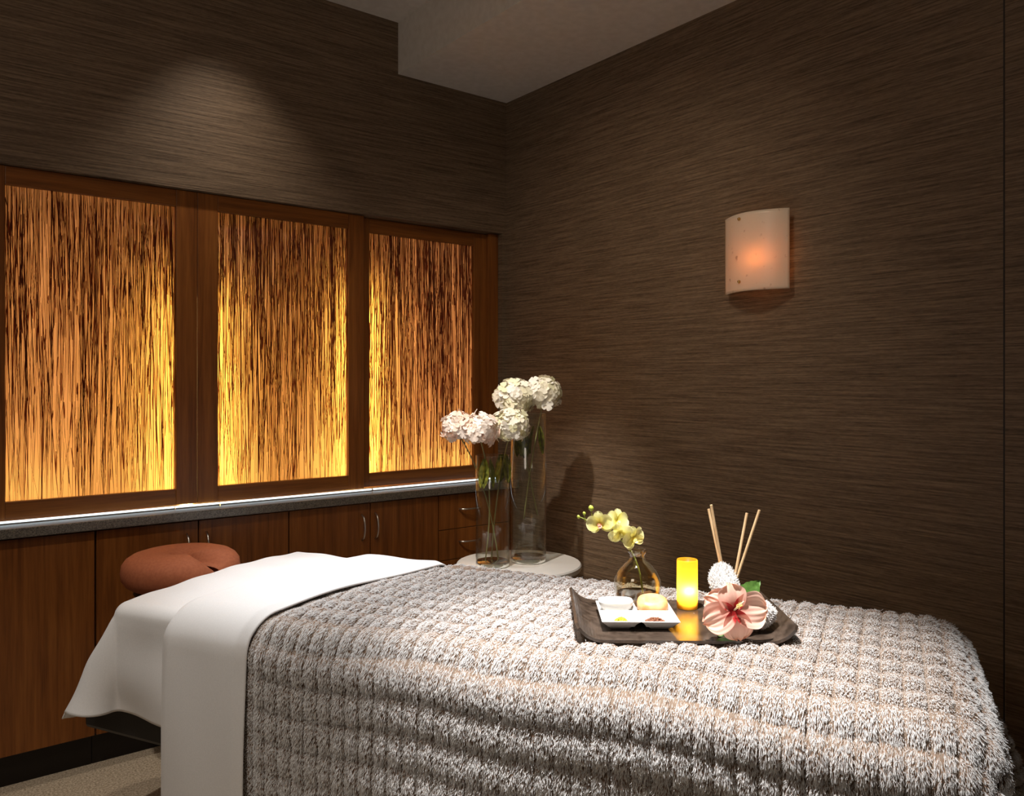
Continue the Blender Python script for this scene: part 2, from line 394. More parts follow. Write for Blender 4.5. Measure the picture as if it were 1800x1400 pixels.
# ------------------------------------------------------------------ massage table
ang = math.radians(65); U = (math.sin(ang), -math.cos(ang)); V_ = (math.cos(ang), math.sin(ang))
C0 = (-1.143, 2.30); LB, WB, ZB = 2.18, .80, .772
u3 = W(*U); v3 = W(*V_); o3 = W(*C0)
def bed(a, b, z=0):                                    # a: from head to foot, b: from the table's middle to the wall side
    return o3+u3*a+v3*(b+WB/2)+Vector((0, 0, z))
def drape(A, Bc, r=.07, flare=.03, cflare=.42, cheb=0.0, head=True, foot=True, crown=.012):
    """cloth coordinates (metres along the cloth) -> bed coordinates of the draped cloth"""
    qa = np.zeros_like(A); sa = np.zeros_like(A)
    if head:
        q = np.maximum(r-A, 0); qa += q; sa -= (q > 0)
    if foot:
        q = np.maximum(A-(LB-r), 0); qa += q; sa += (q > 0)
    hb = WB/2-r
    qb = np.maximum(np.abs(Bc)-hb, 0); sb = np.sign(Bc)*(qb > 0)
    rho = np.hypot(qa, qb); ch = np.maximum(qa, qb)
    d = np.maximum(rho, 1e-9); na, nb = qa/d, qb/d
    rr = rho*(1-cheb)+ch*cheb
    both = (2*na*nb)**2
    fl = flare+cflare*both
    arc = r*PI/2
    t = np.minimum(rr, arc)/r
    ext = np.maximum(rr-arc, 0)
    Hh = r*np.sin(t)+ext*fl
    Dz = r*(1-np.cos(t))+ext*np.sqrt(1-fl**2)
    a = np.clip(A, r if head else -9, LB-r if foot else 9)+sa*na*Hh
    b = np.clip(Bc, -hb, hb)+sb*nb*Hh
    cr = crown*(1-np.clip(np.abs(Bc)/(WB/2), 0, 1)**2)
    z = ZB-Dz+cr
    return np.stack([a, b, z], -1)
def to_world(P):
    o = np.array(o3)+np.array(v3)*(WB/2)
    return o+P[..., :1]*np.array(u3)+P[..., 1:2]*np.array(v3)+P[..., 2:3]*np.array((0, 0, 1.))
def normals(P):
    ga = np.gradient(P, axis=0); gb = np.gradient(P, axis=1)
    n = np.cross(ga, gb); n /= np.linalg.norm(n, axis=-1, keepdims=True)+1e-12
    return n

tab = empty('massage_table', bed(LB/2, 0), 'massage table with black frame and rust brown face cushion at its head', 'massage table')
def bedbox(a0, b0, z0, a1, b1, z1):
    mb = MB(); x = [bed(a, b, z) for z in (z0, z1) for a, b in ((a0, b0), (a1, b0), (a1, b1), (a0, b1))]
    return mb.add(x, ((0,3,2,1),(4,5,6,7),(0,1,5,4),(1,2,6,5),(2,3,7,6),(3,0,4,7)))
bedbox(.012, -WB/2+.012, .62, LB-.012, WB/2-.012, ZB-.006).build('mattress', M['vinyl'], tab, bevel=.06)
bedbox(-.15, -.37, .38, LB-.08, .34, .47).build('underframe', M['vinyl'], tab, bevel=.012)
bedbox(.06, -.30, .47, LB-.12, .30, .62).build('top_support', M['vinyl'], tab)
for a in (.55, 1.55):
    bedbox(a-.10, -.16, .05, a+.10, .16, .40).build('pedestal', M['vinyl'], tab, bevel=.02)
    bedbox(a-.16, -.30, 0, a+.16, .30, .05).build('foot_plate', M['vinyl'], tab, bevel=.012)
# face cushion: a closed horseshoe whose slit points at the table
def face_cushion():
    cA, z0 = -.155, .712
    n, m = 72, 20; P = np.zeros((n, m, 3))
    for i in range(n):
        th = math.radians(4+352*i/(n-1))               # 0 = towards the table
        ca, cb = math.cos(th), math.sin(th)
        R = .094
        ca0, cb0 = cA+R*ca*1.0, R*cb*1.05
        endk = min(1, (min(i, n-1-i)/5.0))**.5 if min(i, n-1-i) < 5 else 1
        endk = max(endk, .25)
        for j in range(m):
            q = 2*PI*j/m
            s_ = math.cos(q); t_ = math.sin(q)
            rad = .092 if s_ > 0 else .088
            o = rad*math.copysign(abs(s_)**.85, s_)*(.6+.4*endk)
            h = .062*math.copysign(abs(t_)**.8, t_)*endk
            P[i, j] = (ca0+o*ca, cb0+o*cb, z0+.062+h)
    mb = MB(); Pw = to_world(P)
    vs = Pw.reshape(-1, 3).tolist()
    fs = [(i*m+j, (i+1)*m+j, (i+1)*m+(j+1) % m, i*m+(j+1) % m) for i in range(n-1) for j in range(m)]
    fs += [tuple(range(m))[::-1], tuple((n-1)*m+j for j in range(m))]
    mb.add(vs, fs)
    o = mb.build('face_cushion', M['suede'], tab, True); o['label'] = 'rust brown horseshoe face cushion'
    MB().tube([bed(.05, -.06, .66), bed(-.10, -.06, .68), bed(-.17, -.06, .70)], .012, 10).build('cushion_arm', M['vinyl'], tab, True)
    MB().tube([bed(.05, .06, .66), bed(-.10, .06, .68), bed(-.17, .06, .70)], .012, 10).build('cushion_arm', M['vinyl'], tab, True)
    mb = MB(); mb.lathe([(0, .69), (.13, .69), (.14, .70), (.13, .722), (0, .722)], bed(-.17, 0), 32)
    mb.build('cushion_plate', M['vinyl'], tab, True)
face_cushion()

# bottom sheet hanging over the head end
def cloth_obj(name, P, mat, thick=.003):
    o = MB().grid(P).build(name, mat, None, True)
    m = o.modifiers.new('solid', 'SOLIDIFY'); m.thickness = thick; m.offset = -1
    return o
A, Bc = np.meshgrid(np.linspace(-.31, .46, 130), np.linspace(-.69, .69, 190), indexing='ij')
P = drape(A, Bc, r=.035, flare=.04, cflare=.42, cheb=.85)
n = normals(P)
hang = np.clip((ZB-.06-P[..., 2])/.25, 0, 1)
wr = hang*(.016*np.sin(A*17+.7)*np.sin(Bc*3+1)+.010*np.sin(Bc*21+A*6))+(1-hang)*(.0022*np.sin(A*31+Bc*9)+.0016*np.sin(Bc*37-A*11))
P = P+n*(wr+.003)[..., None]
sh = cloth_obj('bottom_sheet', to_world(P), M['sheet'])
setp(sh, 'white cotton sheet draped over the head end of the massage table', 'sheet')

# fur blanket with quilted rows
CA, CBW = .0415, .078                                  # cell size along and across the table
a0, a1 = .42, LB+.47; b0, b1 = -.97, .90
na_, nb_ = 400, 300
A, Bc = np.meshgrid(np.linspace(a0, a1, na_), np.linspace(b0, b1, nb_), indexing='ij')
P0 = drape(A, Bc, r=.085, flare=.035, cflare=.50, cheb=.25, head=False)
N0 = normals(P0)
if N0[10, nb_//2, 2] < 0: N0 = -N0
hang = np.clip((ZB-.09-P0[..., 2])/.35, 0, 1)
def puff(A, Bc):
    sa = np.abs(np.sin(PI*A/CA)); row = np.abs(np.sin(PI*(Bc+.012*np.sin(A*3.1)+.006*np.sin(A*11))/CBW))
    return (sa**.40), (row**.8)
pa, pb = puff(A, Bc)
fold = hang*(.018*np.sin(A*6.0+.8)+.012*np.sin(Bc*7+2)*(A > LB))
taper = np.clip((A-(.52+.155*np.clip((Bc+WB/2)/WB, 0, 1)))/.045, .35, 1)
disp = .006+.0105*pa*taper+(.0105-.0045*hang)*pb*taper+.004*np.sin(A*4.3+Bc*3)*np.sin(Bc*6.1+1)+fold
P1 = P0+N0*disp[..., None]
N1 = normals(P1)
if N1[10, nb_//2, 2] < 0: N1 = -N1
bl_me = MB().grid(to_world(P1))
blanket = bl_me.build('fur_blanket', M['fur_base'], None, True)
setp(blanket, 'silvery taupe faux fur blanket with quilted rows on the massage table', 'blanket')
md = blanket.modifiers.new('solid', 'SOLIDIFY'); md.thickness = .004; md.offset = -1 if True else 1

# tray footprint in bed coordinates, so that no pile stands through the tray
TRC = W(.403, 2.01); TRANG = math.atan2(*(lambda d: (d.y, d.x))(W(1, -.03)))
TL, TW = .465, .345
def in_tray(Pw):
    dx, dy = Pw[:, 0]-TRC.x, Pw[:, 1]-TRC.y
    c, s = math.cos(-TRANG), math.sin(-TRANG)
    x, y = dx*c-dy*s, dx*s+dy*c
    return (np.abs(x) < TL/2+.015) & (np.abs(y) < TW/2-.004)
def band_edge_r(Bq): return .52+.155*np.clip((Bq+WB/2)/WB, 0, 1)
def fur(N):
    ga = rng.uniform(a0, a1, N); gb = rng.uniform(b0, b1, N)
    keep = ga > band_edge_r(gb)-.02
    ga, gb = ga[keep], gb[keep]
    ia = (ga-a0)/(a1-a0)*(na_-1); ib = (gb-b0)/(b1-b0)*(nb_-1)
    i0 = np.minimum(ia.astype(int), na_-2); j0 = np.minimum(ib.astype(int), nb_-2)
    fa, fb = (ia-i0)[:, None], (ib-j0)[:, None]
    def samp(Q): return (Q[i0, j0]*(1-fa)*(1-fb)+Q[i0+1, j0]*fa*(1-fb)+Q[i0, j0+1]*(1-fa)*fb+Q[i0+1, j0+1]*fa*fb)
    p = samp(P1); nn = samp(N1); nn /= np.linalg.norm(nn, axis=1, keepdims=True)
    TA = np.gradient(P0, axis=0); TA /= np.linalg.norm(TA, axis=-1, keepdims=True)+1e-9
    TB = np.gradient(P0, axis=1); TB /= np.linalg.norm(TB, axis=-1, keepdims=True)+1e-9
    ta, tb = samp(TA), samp(TB)
    pw = to_world(p)
    M3 = np.stack([np.array(u3), np.array(v3), np.array((0, 0, 1.))])
    nn, ta, tb = nn @ M3, ta @ M3, tb @ M3
    tray = in_tray(pw) & (p[:, 2] > ZB-.05)
    m = len(p)
    fx = np.mod(ga/CA, 1)-.5; fy = np.mod(gb/CBW, 1)-.5
    down = np.where(gb > .30, 1.0, -1.0)
    foot = np.clip((ga-(LB-.1))/.1, 0, 1)
    clump = np.sin(ga*410+np.sin(gb*260)*2)*np.sin(gb*330+np.sin(ga*300)*2)
    seam = np.clip(np.abs(np.sin(PI*ga/CA))/.30, .40, 1)
    top = np.clip((p[:, 2]-(ZB-.09))/.08, 0, 1)
    L = np.clip((ga-band_edge_r(gb))/.05+.35, .3, 1)*rng.uniform(.0080, .0130, m)*(1+.15*clump)*seam*(1+.05*top)
    L = np.where(tray, .001, L)
    d = (nn*(.52-.24*top)[:, None]+ta*(-fx*.30+rng.normal(0, .15, m)+.12*clump+.35*foot)[:, None]+tb*(down*(.55+.30*top)*(1-.6*foot)+fy*.10+rng.normal(0, .22, m))[:, None])
    d /= np.linalg.norm(d, axis=1, keepdims=True)
    bend = tb*(down*.55)[:, None]-nn*.25+rng.normal(0, .15, (m, 3))
    pts = np.zeros((m, 4, 3), dtype=np.float32)
    for k, s in enumerate((0, .36, .7, 1.0)):
        pts[:, k] = pw+d*(L*s)[:, None]+bend*(L*.45*s*s)[:, None]
    return pts
pts = fur(700000)
org = Vector(blanket.location)
hc = bpy.data.hair_curves.new('fur_pile'); nS = len(pts)
hc.add_curves([4]*nS)
hc.points.foreach_set('position', (pts-np.array(org, dtype=np.float32)).reshape(-1))
ra = hc.attributes.get('radius') or hc.attributes.new('radius', 'FLOAT', 'POINT')
ra.data.foreach_set('value', np.tile(np.array([.00055, .00055, .00048, .00026], dtype=np.float32), nS))
def fur_mat():
    m, N, L, p = new_mat('frosted_fur')
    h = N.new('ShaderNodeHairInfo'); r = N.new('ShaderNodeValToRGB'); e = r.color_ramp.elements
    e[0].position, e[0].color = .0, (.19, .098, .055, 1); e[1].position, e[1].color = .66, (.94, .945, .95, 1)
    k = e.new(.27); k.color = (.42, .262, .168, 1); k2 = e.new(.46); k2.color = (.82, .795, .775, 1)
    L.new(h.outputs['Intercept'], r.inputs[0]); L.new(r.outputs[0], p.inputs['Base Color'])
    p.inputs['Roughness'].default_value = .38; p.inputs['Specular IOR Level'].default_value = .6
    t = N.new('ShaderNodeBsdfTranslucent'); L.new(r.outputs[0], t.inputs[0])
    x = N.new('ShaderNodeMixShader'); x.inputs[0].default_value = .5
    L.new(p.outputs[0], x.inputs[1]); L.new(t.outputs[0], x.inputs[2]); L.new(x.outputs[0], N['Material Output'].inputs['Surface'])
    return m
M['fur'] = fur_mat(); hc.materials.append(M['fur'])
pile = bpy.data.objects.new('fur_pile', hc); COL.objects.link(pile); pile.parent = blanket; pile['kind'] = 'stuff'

# white sheet folded back over the blanket
tt = np.linspace(0, 1, 60)
A_, Bc = np.meshgrid(tt, np.linspace(-1.03, .86, 230), indexing='ij')
kk = np.clip((Bc+WB/2)/WB, 0, 1)
eL = .215+.113*kk; eR = .52+.155*kk
A = eL+(eR-eL)*A_
P = drape(A, Bc, r=.082, flare=.035, head=False)
n = normals(P)
if n[10, 115, 2] < 0: n = -n
off = .006+.026*np.sin(np.clip(A_/.16, 0, 1)*PI/2)-.011*np.clip((A_-.90)/.10, 0, 1)
hang = np.clip((ZB-.09-P[..., 2])/.35, 0, 1)
off = off+hang*.006*np.sin(A*20+1)+(1-hang)*.002*np.sin(A*27+Bc*8)+.003*np.sin(Bc*9+A*4)
P = P+n*off[..., None]
fo = cloth_obj('folded_sheet', to_world(P), M['sheet'], .004)
setp(fo, 'white cotton sheet folded back in a band over the edge of the fur blanket', 'sheet')

# ------------------------------------------------------------------ side table and vases
STC = W(.028, 3.36); STZ = .652
st = empty('side_table', (STC.x, STC.y, 0), 'round pale grey side table carrying the glass vases', 'side table')
MB().lathe([(0, STZ-.03), (.245, STZ-.03), (.256, STZ-.026), (.26, STZ-.02), (.26, STZ-.006), (.256, STZ), (0, STZ)], (STC.x, STC.y, 0), 64).build('table_top', M['white_lam'], st, False, bevel=0)
MB().lathe([(0, .02), (.03, .02), (.03, STZ-.03), (0, STZ-.03)], (STC.x, STC.y, 0), 24).build('column', M['steel'], st, True)
MB().lathe([(0, 0), (.19, 0), (.19, .012), (.03, .022), (0, .022)], (STC.x, STC.y, 0), 48).build('base', M['steel'], st, True)

def tall_vase(pxc, f, rad, h, label):
    c = W((pxc-CX)/F*f, f, STZ+.0005)
    t = empty('glass_vase', c, label, 'vase', 'tall clear glass vases')
    MB().lathe([(rad-.003, .022), (rad-.003, h-.002), (rad-.0015, h), (rad, h-.002), (rad, .004)], c, 48).build('glass_wall', M['glass'], t, True)
    MB().lathe([(0, 0), (rad-.006, 0), (rad-.0005, .004), (rad-.0005, .018), (rad-.004, .022), (0, .0225)], c, 48).build('glass_base', M['glass_base'], t, True)
    return c
hA = .452; fA = 3.30; fB = 3.385
cA = tall_vase(866, fA, .0695, hA, 'shorter clear glass cylinder vase holding three pink-white hydrangeas')
cB = tall_vase(929, fB, .0745, .62, 'taller clear glass cylinder vase holding two cream hydrangeas')

def petal_fan(mb, tl, c, x, y, n, ln, wd, cup, tv):
    """one rounded petal: c base, x outwards, y sideways"""
    prof = ((0, .12), (.35, .75), (.7, 1.0), (.93, .72), (1.0, .25))
    vs = []; tvv = []
    for s, k in prof:
        z = cup*math.sin(s*PI*.6)
        for q in (-1, 0, 1):
            vs.append(c+x*(ln*s)+y*(wd*k*q)+n*(z*ln+(abs(q)*.12*ln*k)))
            tvv.append(tv)
    fs = []
    for i in range(len(prof)-1):
        a = i*3; fs += [(a, a+1, a+4, a+3), (a+1, a+2, a+5, a+4)]
    mb.add(vs, fs); tl += tvv
def hydrangea(px, py, f, R, sq, foot, label, tint, mid=None, leaves=2, seed=1, stemr=.0028):
    r = random.Random(seed)
    c = at(px, py, f)
    t = empty('hydrangea', foot, label, 'flower', 'hydrangeas in the tall vases')
    mb = MB(); tl = []
    N = 120
    for i in range(N):
        z = 1-2*(i+.5)/N; th = i*2.39996+r.uniform(-.2, .2)
        if z < -.72: continue
        q = math.sqrt(1-z*z); d = Vector((q*math.cos(th), q*math.sin(th), z))
        d = (d+Vector((r.gauss(0, .08), r.gauss(0, .08), r.gauss(0, .08)))).normalized()
        k = r.uniform(.84, 1.06)*(1+.10*math.sin(d.x*7+seed)*math.sin(d.y*6+seed*2)*math.cos(d.z*5))
        p = c+Vector((d.x*R*sq, d.y*R*sq, d.z*R))*k
        nn = (d+Vector((r.gauss(0, .25), r.gauss(0, .25), r.gauss(0, .25)))).normalized()
        x = nn.orthogonal().normalized(); y = nn.cross(x)
        rot = r.uniform(0, 6.28); ln = r.uniform(.018, .0255)*R/.068; tv = r.random()
        for kq in range(4):
            a = rot+kq*PI/2+r.uniform(-.15, .15)
            xx = x*math.cos(a)+y*math.sin(a); yy = nn.cross(xx)
            petal_fan(mb, tl, p, xx, yy, nn, ln, ln*.52, r.uniform(-.25, .15), tv)
    mb.build('bloom', tint, t, True, origin=c, tattr=tl)
    path = [foot]
    if mid is not None: path.append(mid)
    path.append(c-Vector((0, 0, R*.45)))
    pp = []
    for i in range(12):
        s = i/11
        if len(path) == 3: q = path[0]*(1-s)**2+path[1]*2*s*(1-s)+path[2]*s*s
        else: q = path[0].lerp(path[1], s)
        pp.append(q)
    MB().tube(pp, stemr, 7).build('stem', M['stem'], t, True)
    for k in range(leaves):
        a = r.uniform(0, 6.28); s0 = pp[8]; dirv = Vector((math.cos(a)*.22, math.sin(a)*.22, -.95)).normalized(); s0 = s0+Vector((math.cos(a)*.012, math.sin(a)*.012, .03))
        side = dirv.cross(Vector((math.cos(a), math.sin(a), .4))).normalized(); nrm = side.cross(dirv)
        vs = []; fs = []
        nseg = 7
        for i in range(nseg):
            s = i/(nseg-1); wd = 0.022*math.sin(PI*min(1, s*.93+.05))**.8
            for q in (-1, 0, 1): vs.append(s0+dirv*(.115*s)+side*(wd*q)+nrm*(.004*abs(q)-.012*s*s))
        for i in range(nseg-1):
            a_ = i*3; fs += [(a_, a_+1, a_+4, a_+3), (a_+1, a_+2, a_+5, a_+4)]
        MB().add(vs, fs).build('leaf', M['leaf_dark'], t, True)
M['hyd_pink'] = ramp_attr('pink_white_petal', ((0, (.88, .63, .50)), (.45, (.90, .76, .66)), (1, (.92, .86, .80))), .6, .25)
M['hyd_white'] = ramp_attr('ivory_petal', ((0, (.80, .78, .50)), (.4, (.88, .82, .68)), (1, (.90, .86, .80))), .6, .25)
zA = STZ+.024
def fA_(px, z, f=fA): 
    q = W((px-CX)/F*f, f, z); return q
hydrangea(806, 752, 3.27, .060, 1.12, fA_(876, zA, 3.31), 'pale pink hydrangea leaning furthest left, towards the reed panel', M['hyd_pink'], fA_(858, zA+.33, 3.29), 0, 21)
hydrangea(843, 757, 3.22, .064, 1.14, fA_(853, zA, 3.28), 'pink-white hydrangea in the middle of the shorter vase', M['hyd_pink'], fA_(872, zA+.30, 3.29), 4, 22)
hydrangea(897, 750, 3.28, .066, 1.15, fA_(864, zA, 3.325), 'white hydrangea on the right of the shorter vase, touching the taller one', M['hyd_white'], fA_(872, zA+.32, 3.32), 4, 23)
hydrangea(905, 699, 3.37, .072, 1.14, fA_(945, STZ+.19, 3.40), 'cream hydrangea on the left of the taller vase', M['hyd_white'], fA_(927, STZ+.40, 3.40), 4, 24)
hydrangea(955, 693, 3.40, .068, 1.12, fA_(921, STZ+.18, 3.375), 'cream hydrangea on the right of the taller vase, nearest the brown wall', M['hyd_white'], fA_(932, STZ+.42, 3.38), 4, 25)

# ------------------------------------------------------------------ wall lamp
sc = onX(1335, 445, XB)
ls = empty('wall_sconce', (XB, sc.y, 1.725), 'curved frosted glass wall lamp with orange glow on the brown wall', 'lamp')
ya, yb, z0, z1 = 1.631, 1.902, 1.730, 2.012
P = np.zeros((41, 25, 3))
for i in range(41):
    s = i/40
    for j in range(25):
        q = j/24; y = ya+(yb-ya)*s
        x = XB-.018-.072*math.sin(PI*(.06+.88*s))**.9
        P[i, j] = (x, y, z0+(z1-z0)*q)
M['frost'] = None
def frost():
    m, N, L, p = new_mat('frosted_alabaster_glass')
    g = N.new('ShaderNodeNewGeometry'); n = N.new('ShaderNodeTexNoise'); n.inputs['Scale'].default_value = 34; n.inputs['Detail'].default_value = 6
    L.new(g.outputs['Position'], n.inputs['Vector'])
    r = N.new('ShaderNodeValToRGB'); e = r.color_ramp.elements
    e[0].position, e[0].color = .27, (.30, .20, .13, 1); e[1].position, e[1].color = .36, (.90, .82, .68, 1)
    L.new(n.outputs['Fac'], r.inputs[0]); L.new(r.outputs[0], p.inputs['Base Color']); p.inputs['Roughness'].default_value = .3
    t = N.new('ShaderNodeBsdfTranslucent'); t.inputs[0].default_value = (1, .78, .58, 1)
    x = N.new('ShaderNodeMixShader'); x.inputs[0].default_value = .45
    L.new(p.outputs[0], x.inputs[1]); L.new(t.outputs[0], x.inputs[2]); L.new(x.outputs[0], N['Material Output'].inputs['Surface'])
    return m
M['frost'] = frost()
g = MB().grid(P).build('glass_shade', M['frost'], ls, True)
md = g.modifiers.new('solid', 'SOLIDIFY'); md.thickness = .004; md.offset = 0
B((XB-.014, ya+.05, z0+.05), (XB, yb-.05, z1-.05)).build('back_plate', M['brass'], ls, bevel=.003)
for zq in (1.765, 1.992):
    y = 1.800; s = (y-ya)/(yb-ya); x = XB-.018-.072*math.sin(PI*(.06+.88*s))**.9
    mb = MB(); R_ = Matrix.Rotation(-PI/2, 4, 'Y')
    mb.lathe([(0, .009), (.004, .008), (.006, .004), (.006, 0), (0, 0)], (x-.002, y, zq), 16, R_)
    st_ = mb.build('stud', M['brass'], ls, True)
    MB().tube([(x, y, zq), (XB-.012, y, zq)], .002, 8).build('stud_rod', M['brass'], ls, True)
by, bz = 1.742, 1.845
mb = MB(); mb.lathe([(0, -.03), (.006, -.028), (.009, -.01), (.009, .008), (.006, .024), (0, .034)], (XB-.026, by, bz), 16)
mb.build('bulb', emit_mat('sconce_bulb', (1, .45, .18), 3.0), ls, True)
pl = bpy.data.lights.new('sconce_light', 'POINT'); pl.energy = .22; pl.color = (1, .42, .16); pl.shadow_soft_size = .012
po = bpy.data.objects.new('sconce_light', pl); COL.objects.link(po); po.location = (XB-.040, by, bz)

# ------------------------------------------------------------------ tray and what stands on it
ZT = .806                                             # underside of the tray
tc_, ts_ = math.cos(TRANG), math.sin(TRANG)
def tr(x, y, z=0): return Vector((TRC.x+x*tc_-y*ts_, TRC.y+x*ts_+y*tc_, ZT+z))
M['traywood'] = noise_mat('dark_wenge_lacquer', (.030, .020, .014), (.075, .052, .038), 1.0, (40, 40, 40), rough=.22, detail=5, spec=.6)
def tray():
    prof = []                                          # x, z across the long side
    Rr = .075; half = TL/2-.045
    for k in range(9):
        q = k/8*math.radians(62); prof.append((half+Rr*math.sin(q), Rr*(1-math.cos(q))))
    xs_ = [(-x, z) for x, z in prof[::-1]]+prof
    th = .007; n = len(xs_); vs = []; ys_ = (-TW/2, -TW/2+.012, TW/2-.012, TW/2)
    P = np.zeros((n, 4, 3))
    cl = [(xs_[i], (Vector(xs_[min(i+1, n-1)])-Vector(xs_[max(i-1, 0)])).normalized()) for i in range(n)]
    for (x, z), t in cl:
        for j, y in enumerate(ys_):
            pull_ = .010 if (j in (0, 3) and z > .034) else 0
            yy = y-math.copysign(pull_, y)
            vs.append(tr(x-t.y*th, yy, z+t.x*th))
    for (x, z), t in cl:
        for j, y in enumerate(ys_):
            pull_ = .010 if (j in (0, 3) and z > .034) else 0
            vs.append(tr(x, y-math.copysign(pull_, y), z))
    m = 4; o = n*m; fs = []
    for i in range(n-1):
        for j in range(m-1):
            a = i*m+j; fs.append((a, a+m, a+m+1, a+1)); fs.append((o+a, o+a+1, o+a+m+1, o+a+m))
    for i in range(n-1):
        fs.append((i*m, o+i*m, o+(i+1)*m, (i+1)*m)); j = m-1
        fs.append((i*m+j, (i+1)*m+j, o+(i+1)*m+j, o+i*m+j))
    for i in (0, n-1):
        for j in range(m-1):
            q = (i*m+j, i*m+j+1, o+i*m+j+1, o+i*m+j); fs.append(q if i == 0 else q[::-1])
    ob = MB().add(vs, fs).build('serving_tray', M['traywood'], None, False)
    setp(ob, 'dark brown lacquered wooden tray with upswept ends on the fur blanket', 'tray')
tray()
ZF = ZT+.0075                                          # tray floor
def onz(px, py, z):
    f = (CZ-z)*F/(py-HY); return W((px-CX)/F*f, f, z)

# four-part porcelain dish
def dish():
    c = W(.306, 1.993, ZF); n = .0925; h = .024
    q = W(1, -.02); an = math.atan2(q.y, q.x); Rz = Matrix.Rotation(an, 4, 'Z')
    mb = MB()
    cell = n; lipw = .004
    def lp(x, y, z): return c+Rz @ Vector((x, y, z))
    for sx in (-1, 1):
        for sy in (-1, 1):
            x0, x1 = (0, n) if sx > 0 else (-n, 0); y0, y1 = (0, n) if sy > 0 else (-n, 0)
            def ring(ins_o, ins_i, z):
                xa = x0+(ins_i if sx > 0 else ins_o); xb = x1-(ins_o if sx > 0 else ins_i)
                ya_ = y0+(ins_i if sy > 0 else ins_o); yb_ = y1-(ins_o if sy > 0 else ins_i)
                return [lp(xa, ya_, z), lp(xb, ya_, z), lp(xb, yb_, z), lp(xa, yb_, z)]
            vs = ring(.024, .026, .0005)+ring(.003, .004, h-.004)+ring(0, 0, h-.001)+ring(.0015, 0, h)+ring(.004, .0035, h)+ring(.016, .014, .007)
            fs = []
            for k in range(5):
                for j in range(4):
                    a, b = k*4+j, k*4+(j+1) % 4; fs.append((a, b, b+4, a+4))
            fs += [(3, 2, 1, 0), (20, 21, 22, 23)]
            mb.add(vs, fs)
    o = mb.build('sectioned_dish', M['porcelain'], None, False, bevel=.0012)
    setp(o, 'white porcelain dish with four square wells, front left on the tray', 'dish')
    return lp
lp = dish()
def superlathe(name, mat, parent, c, Rz, rings, n=40, e=3.0, cap0=True, cap1=True, smooth=True):
    vs = []; fs = []
    for rx, ry, z in rings:
        for k in range(n):
            q = 2*PI*k/n; cs, sn = math.cos(q), math.sin(q)
            vs.append(c+Rz @ Vector((rx*math.copysign(abs(cs)**(2/e), cs), ry*math.copysign(abs(sn)**(2/e), sn), z)))
    for i in range(len(rings)-1):
        for k in range(n):
            fs.append((i*n+k, i*n+(k+1) % n, (i+1)*n+(k+1) % n, (i+1)*n+k))
    if cap0: fs.append(tuple(range(n))[::-1])
    if cap1: fs.append(tuple((len(rings)-1)*n+k for k in range(n)))
    return MB().add(vs, fs).build(name, mat, parent, smooth)
RzT = Matrix.Rotation(math.atan2(W(1, -.02).y, W(1, -.02).x), 4, 'Z')
bw = superlathe('porcelain_bowl', M['porcelain'], None, lp(-.046, .044, .0075), RzT,
    [(.026, .018, 0), (.030, .022, .002), (.041, .031, .020), (.0435, .0335, .030), (.0432, .0332, .0315), (.0412, .0312, .0315), (.038, .029, .022), (.027, .019, .008)], 48, 3.2)
setp(bw, 'small white rounded rectangular bowl standing in the dish', 'bowl')
M['salt'] = noise_mat('orange_salt_stone', (.72, .30, .10), (.86, .50, .24), 38, rough=.4, bump=.12)
Rt = RzT @ Matrix.Rotation(math.radians(24), 4, 'X')
ss = superlathe('salt_stone', M['salt'], None, lp(.046, .047, .0135), Rt,
    [(.022, .018, .000), (.031, .026, .003), (.0375, .031, .010), (.039, .0325, .018), (.0375, .031, .026), (.031, .025, .0315), (.02, .016, .034), (.008, .006, .0347)], 40, 2.3)
setp(ss, 'rounded orange salt stone resting in the dish', 'stone')
# herbs and grains
def grains(name, c, n, spread, size, mat, label, cat, seed):
    r = random.Random(seed); mb = MB()
    for i in range(n):
        a = r.uniform(0, 6.28); d = math.sqrt(r.random()); z = r.random()*(1-d*d)*.009
        p = c+RzT @ Vector((math.cos(a)*d*spread[0], math.sin(a)*d*spread[1], z+.0008))
        s = size*r.uniform(.6, 1.2); q = Matrix.Rotation(r.uniform(0, 6.28), 4, Vector((r.random()+.1, r.random(), r.random())).normalized())
        vs = [p+q @ Vector(v)*s for v in ((1, 0, 0), (-1, 0, 0), (0, .7, 0), (0, -.7, 0), (0, 0, .6), (0, 0, -.6))]
        mb.add(vs, ((0, 2, 4), (2, 1, 4), (1, 3, 4), (3, 0, 4), (2, 0, 5), (1, 2, 5), (3, 1, 5), (0, 3, 5)))
    o = mb.build(name, mat, None); setp(o, label, cat, kind='stuff')
grains('herb_flakes', lp(-.041, -.034, .0078), 320, (.0150, .016), .0030, noise_mat('yellow_green_herb', (.42, .40, .02), (.70, .62, .06), 300, rough=.7), 'small heap of yellow-green herb flakes in the dish', 'herbs', 4)
grains('spice_grains', lp(.041, -.034, .0078), 420, (.024, .016), .0026, noise_mat('brown_spice', (.16, .05, .022), (.36, .15, .08), 400, rough=.8), 'small heap of brown spice grains in the dish', 'spice', 5)

